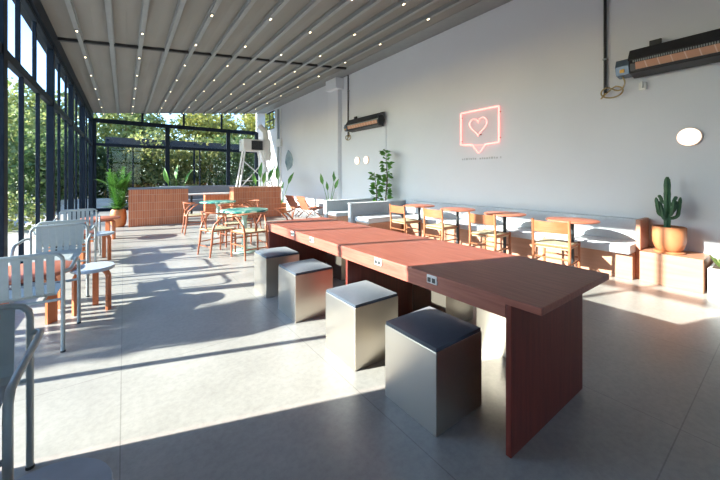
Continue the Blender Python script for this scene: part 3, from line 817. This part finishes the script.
def fiddle(loc, h, label, lean):
    t = thing('potted_fig', label, 'plant', loc)
    MB().lathe([(0, 0), (.12, 0), (.15, .05), (.16, .3), (.15, .31), (.14, .27), (0, .27)], 28).build('pot', M['greyup'], t, True)
    pts = [(lean*(i/8)**1.5, .03*math.sin(i), .26 + (h-.26)*i/8) for i in range(9)]
    MB().tube(pts, [.016]*6 + [.011, .008, .005], 8).build('trunk', M['trunk'], t, True)
    mb = MB()
    for k in range(int(88*h/1.9)):
        z = .62 + (h - .6)*rnd.random(); i = (z-.26)/(h-.26)*8; j = min(7, int(i)); p = Vector(pts[j]).lerp(Vector(pts[j+1]), i-j)
        a = k*2.4; rr_ = rnd.uniform(.02, .07)
        mb.leaf(p + Vector((math.cos(a)*rr_, math.sin(a)*rr_, 0)), (math.cos(a), math.sin(a), rnd.uniform(-.1, .7)), rnd.uniform(.11, .165), rnd.uniform(.10, .135), (rnd.uniform(-.8,.2), rnd.uniform(-.9,.1), .6), .3)
    mb.build('foliage', M['leaf'], t)
fiddle((5.5, 6.33, 0), 2.02, 'taller fiddle leaf fig plant behind the nearer grey partition, below the far heater', .02)
fiddle((5.42, 6.62, 0), 1.42, 'shorter fiddle leaf fig plant behind the nearer grey partition, left of the taller one', -.05)
def strelitzia(loc, label, specs, potmat, ph=.36):
    t = thing('potted_strelitzia', label, 'plant', loc)
    MB().lathe([(0, 0), (.15, 0), (.19, .04), (.2, ph), (.19, ph + .01), (.17, ph - .03), (0, ph - .04)], 28).build('pot', potmat, t, True)
    for ang, ln, el, L_ in specs:
        d = Vector((math.cos(ang)*math.cos(el), math.sin(ang)*math.cos(el), math.sin(el)))
        p0 = Vector((0, 0, ph - .05)); pts = [p0 + d*(ln*s/4) + Vector((0, 0, .05*s)) for s in range(5)]
        st = MB().tube(pts, [.014, .012, .010, .009, .007], 6).build('stalk', M['leaf'], t, True)
        MB().leaf(pts[-1], (d + Vector((0, 0, .25))), L_*1.2, L_*.42, (-math.sin(ang)*.3 - .7, math.cos(ang)*.3 - .6, .25), .18).build('leaf', M['leaf'], st)
strelitzia((5.5, 9.2, 0), 'strelitzia plant in an orange pot beside the right lounge chair', [(-.3, .70, 1.35, .5), (2.2, .62, 1.2, .34), (3.9, .45, 1.1, .25), (-1.2, .5, 1.1, .3)], M['pot'])
strelitzia((4.78, 11.5, 0), 'strelitzia plant standing right of the pale topped tiled low wall', [(2.4, .72, 1.4, .5), (-.6, .62, 1.15, .42), (1.0, .4, 1.1, .3)], M['pot'])
strelitzia((4.25, 12.2, 0), 'strelitzia plant behind the pale topped tiled low wall under the air cooler', [(1.5, .8, 1.45, .55), (-.5, .75, 1.2, .5), (3.3, .6, 1.2, .4), (-1.6, .65, 1.15, .4)], M['pot'])
strelitzia((1.35, 11.6, 0), 'strelitzia plant sprouting above the grey topped tiled low wall', [(2.8, .72, 1.2, .4), (.3, .7, 1.2, .4), (1.6, .8, 1.35, .4), (-2.5, .7, 1.1, .35)], M['pot'])

# ------------------------------------------------------------------ outdoors
def foliage(mb, c, rad, n, size, shell=.45):
    for _ in range(n):
        while True:
            u = Vector((rnd.uniform(-1, 1), rnd.uniform(-1, 1), rnd.uniform(-1, 1)))
            if shell < u.length < 1: break
        mb.quadleaf((c[0] + u.x*rad[0], c[1] + u.y*rad[1], c[2] + u.z*rad[2]), size*rnd.uniform(.6, 1.25))
def tree(name, label, loc, blobs, mat, trunk_h, size=.16, cat='tree', group=None, tr=.1):
    t = thing(name, label, cat, loc, 0, group)
    if trunk_h:
        mb = MB().tube([(0, 0, -.13), (.03, .02, trunk_h*.5), (0, .05, trunk_h)], [tr, tr*.8, tr*.5], 8)
        for c, rad, n_ in blobs: mb.tube([(0, .03, trunk_h*.6), (c[0]*.6, c[1]*.6, trunk_h*.7 + .3*(c[2]-trunk_h*.7)), (c[0], c[1], c[2])], [tr*.5, tr*.35, tr*.15], 6)
        mb.build('trunk', M['trunk'], t, True)
    mb = MB()
    for c, rad, n_ in blobs: foliage(mb, c, rad, n_, size)
    mb.build('foliage', mat, t)
    return t
def rb(k, R, z, n_, rr=(.8, 1.2)):
    out = []
    for i in range(k):
        a = 2*PI*i/k + rnd.uniform(-.4, .4); q = rnd.uniform(*rr)
        out.append(((R*math.cos(a), R*math.sin(a), z + rnd.uniform(-.5, .5)*q), (q*1.1, q*1.1, q), n_))
    return out
# behind the rear windows
i = 0
for x, y, h, mt, nm in ((-2.6, 19.6, 3.0, 'leafd', 'dense dark shrub outside the left corner of the rear windows'), (-.6, 20.6, 3.2, 'leafd', 'dense dark shrub outside the rear window behind the potted palm'),
                    (1.4, 20.2, 3.0, 'hedge', 'green shrub outside the rear window above the grey topped tiled wall'), (3.4, 20.6, 3.1, 'hedge', 'green shrub outside the rear window beside the thick middle post'),
                    (5.4, 20.2, 3.0, 'leafd', 'dark shrub outside the rear window left of the air cooler'), (7.4, 20.8, 3.2, 'hedge', 'green shrub outside behind the air cooler')):
    bl = rb(5, .9, h*.34, 760, (1.0, 1.35)) + rb(4, .7, h*.80, 640, (.85, 1.15))
    tree('garden_shrub', nm, (x, y, 0), bl, M[mt], 1.2, .15, 'shrub', 'shrubs behind the rear windows')
for x, y, h, mt, nm in ((-4.5, 29, 7.2, 'leafm', 'tall tree far behind the left corner of the rear windows'), (.5, 31, 7.6, 'leafm', 'tall green tree far behind the rear windows above the potted palm'),
                    (5.5, 30, 7.8, 'leafy', 'tall yellow green tree far behind the middle of the rear windows'), (10, 29, 8.0, 'leafy', 'tall yellow green tree far behind the air cooler'), (14.5, 31, 7.5, 'leafm', 'tall green tree far behind the right end of the rear windows')):
    bl = rb(5, 1.7, h*.6, 700, (1.5, 2.0)) + rb(3, .9, h*.82, 560, (1.2, 1.5))
    tree('garden_tree', nm, (x, y, 0), bl, M[mt], h*.5, .24, 'tree', 'trees behind the rear windows', .16)
t = thing('shed_canopy', 'grey sheet roof canopy outside beyond the rear windows', 'canopy', (2.2, 18.3, 0))
mb = MB(); mb.prism([(.35, 2.74), (.8, 3.20), (.8, 3.24), (.35, 2.78)], 'x', -2.9, 4.5); mb.build('roof_sheet', M['awning'], t)
for x in (-2.8, .8, 4.4): MB().box(x - .04, x + .04, .60, .68, -.125, 3.12).build('post', M['frame'], t)
t = thing('garden_steps', 'pale stone steps outside the rear window left of the potted palm', 'steps', (-.95, 17.6, -.125))
for k in range(3): MB().box(-1.2, .75, .35*k, .35*k + .37, .0, .17*(k+1)).build('step', M['gravelstep'], t)
# left garden
tag(MB().box(-.15, .15, -9, -2.5, 0, .85).build('garden_wall', M['garden']), 'low brown garden wall outside beyond the left windows', 'wall', None, None, (-4.6, 19, -.125))
for x, y, h, mt, nm in ((-4.0, 22, 4.8, 'leafm', 'leafy tree outside the left windows, first beyond the slatted chairs'), (-6.6, 25, 5.4, 'leafd', 'dark leafy tree outside the left windows behind the garden wall'),
                    (-3.2, 28, 5.2, 'leafm', 'leafy tree outside near the far end of the left windows'), (-9.0, 21, 5.0, 'leafm', 'leafy tree outside the left windows seen behind the chair at the photo edge'),
                    (-11.5, 26, 6.0, 'leafd', 'dark tree outside at the left edge of the photo'), (-4.5, 34, 6.5, 'leafd', 'dark tree far outside along the left windows')):
    bl = rb(5, 1.1, h*.55, 420, (.9, 1.4)) + rb(3, .6, h*.8, 360, (.8, 1.1)) + rb(3, .9, h*.2, 300, (.6, .9))
    tree('garden_tree', nm, (x, y, 0), bl, M[mt], h*.55, .18, 'tree', 'trees beyond the left windows', .12)
# sparse tree whose crown dapples the floor
tree('young_tree', 'sparse young tree outside the nearest left windows, yellow green leaves', (-7.2, 5.93, 0),
     [((.1, -.05, 3.5), (1.5, .24, .62), 520), ((-1.3, .45, 4.3), (1.2, .26, .5), 320), ((-2.4, .8, 4.9), (1.2, .26, .5), 260)], M['leafy'], 3.0, .13, 'tree', None, .05)
tree('clipped_bush', 'low green bush outside the nearest left windows', (-2.5, 12.5, 0), rb(4, .35, .35, 260, (.4, .55)), M['leafm'], 0, .09, 'bush')
# bare branching tree against the sky
def bare(loc, label, seed, h):
    r_ = random.Random(seed); t = thing('bare_tree', label, 'tree', loc); mb = MB()
    def br(p, d, L_, rad, lev):
        pts = [p]
        for k in range(4):
            d = (d + Vector((r_.uniform(-.25, .25), r_.uniform(-.25, .25), r_.uniform(-.05, .2)))).normalized(); pts.append(pts[-1] + d*L_/4)
        mb.tube(pts, [rad*(1 - .15*k) for k in range(5)], 5)
        if lev:
            for k in range(3 if lev > 1 else 4):
                nd = (d + Vector((r_.uniform(-.9, .9), r_.uniform(-.9, .9), r_.uniform(-.1, .6)))).normalized()
                br(pts[2 + k % 3], nd, L_*.68, rad*.5, lev-1)
    br(Vector((0, 0, -.13)), Vector((0, 0, 1)), h*.42, .07, 4)
    mb.build('branches', M['trunk'], t, True)
bare((-5.6, 13.5, 0), 'bare branching tree against the sky outside the left upper windows, nearer', 3, 7.0)
bare((-6.5, 20.5, 0), 'bare branching tree against the sky outside the left upper windows, farther', 5, 8.0)
bare((-7.5, 9.5, 0), 'bare branching tree outside at the left edge beside the sparse young tree', 11, 7.0)

# ------------------------------------------------------------------ light and camera
SUN_DIR = Vector((1, -.335, 0)).normalized(); EL = math.radians(22.6)
d = Vector((SUN_DIR.x*math.cos(EL), SUN_DIR.y*math.cos(EL), -math.sin(EL)))
sl = bpy.data.lights.new('sun', 'SUN'); sl.energy = 16.5; sl.angle = math.radians(.6); sl.color = (1, .95, .875)
so = bpy.data.objects.new('sun', sl); C.objects.link(so); so.rotation_euler = d.to_track_quat('-Z', 'Y').to_euler(); so.location = (-15, 10, 12)
w = bpy.data.worlds.new('sky'); S.world = w; w.use_nodes = True; nt = w.node_tree; L = nt.links
bg = nt.nodes['Background']
sky = N(nt, 'ShaderNodeTexSky', sky_type='NISHITA', sun_disc=False, sun_elevation=EL, sun_rotation=math.atan2(-SUN_DIR.x, -SUN_DIR.y), air_density=1.0, dust_density=.5, ozone_density=2.0)
tint = N(nt, 'ShaderNodeMix', data_type='RGBA', blend_type='MULTIPLY'); tint.inputs[0].default_value = 1; tint.inputs[7].default_value = (.80, .92, 1.08, 1)
L.new(sky.outputs[0], tint.inputs[6]); L.new(tint.outputs[2], bg.inputs[0]); bg.inputs[1].default_value = .52

cam = bpy.data.cameras.new('camera'); cam.sensor_width = 36; cam.lens = 36*321/720; cam.shift_y = (177.5 - 240)/720; cam.clip_start = .05; cam.clip_end = 300
co = bpy.data.objects.new('camera', cam); C.objects.link(co); co.location = (0, 0, 1.33); co.rotation_euler = (PI/2, 0, -math.atan2(236, 321))
S.camera = co
S.view_settings.view_transform = 'Standard'; S.view_settings.look = 'None'; S.view_settings.gamma = 1; S.view_settings.use_curve_mapping = False
S.view_settings.exposure = 0.5
S.cycles.max_bounces = 10; S.cycles.transparent_max_bounces = 16; S.cycles.diffuse_bounces = 6
S.cycles.use_denoising = True; S.cycles.caustics_reflective = False; S.cycles.caustics_refractive = False; S.cycles.sample_clamp_indirect = 6
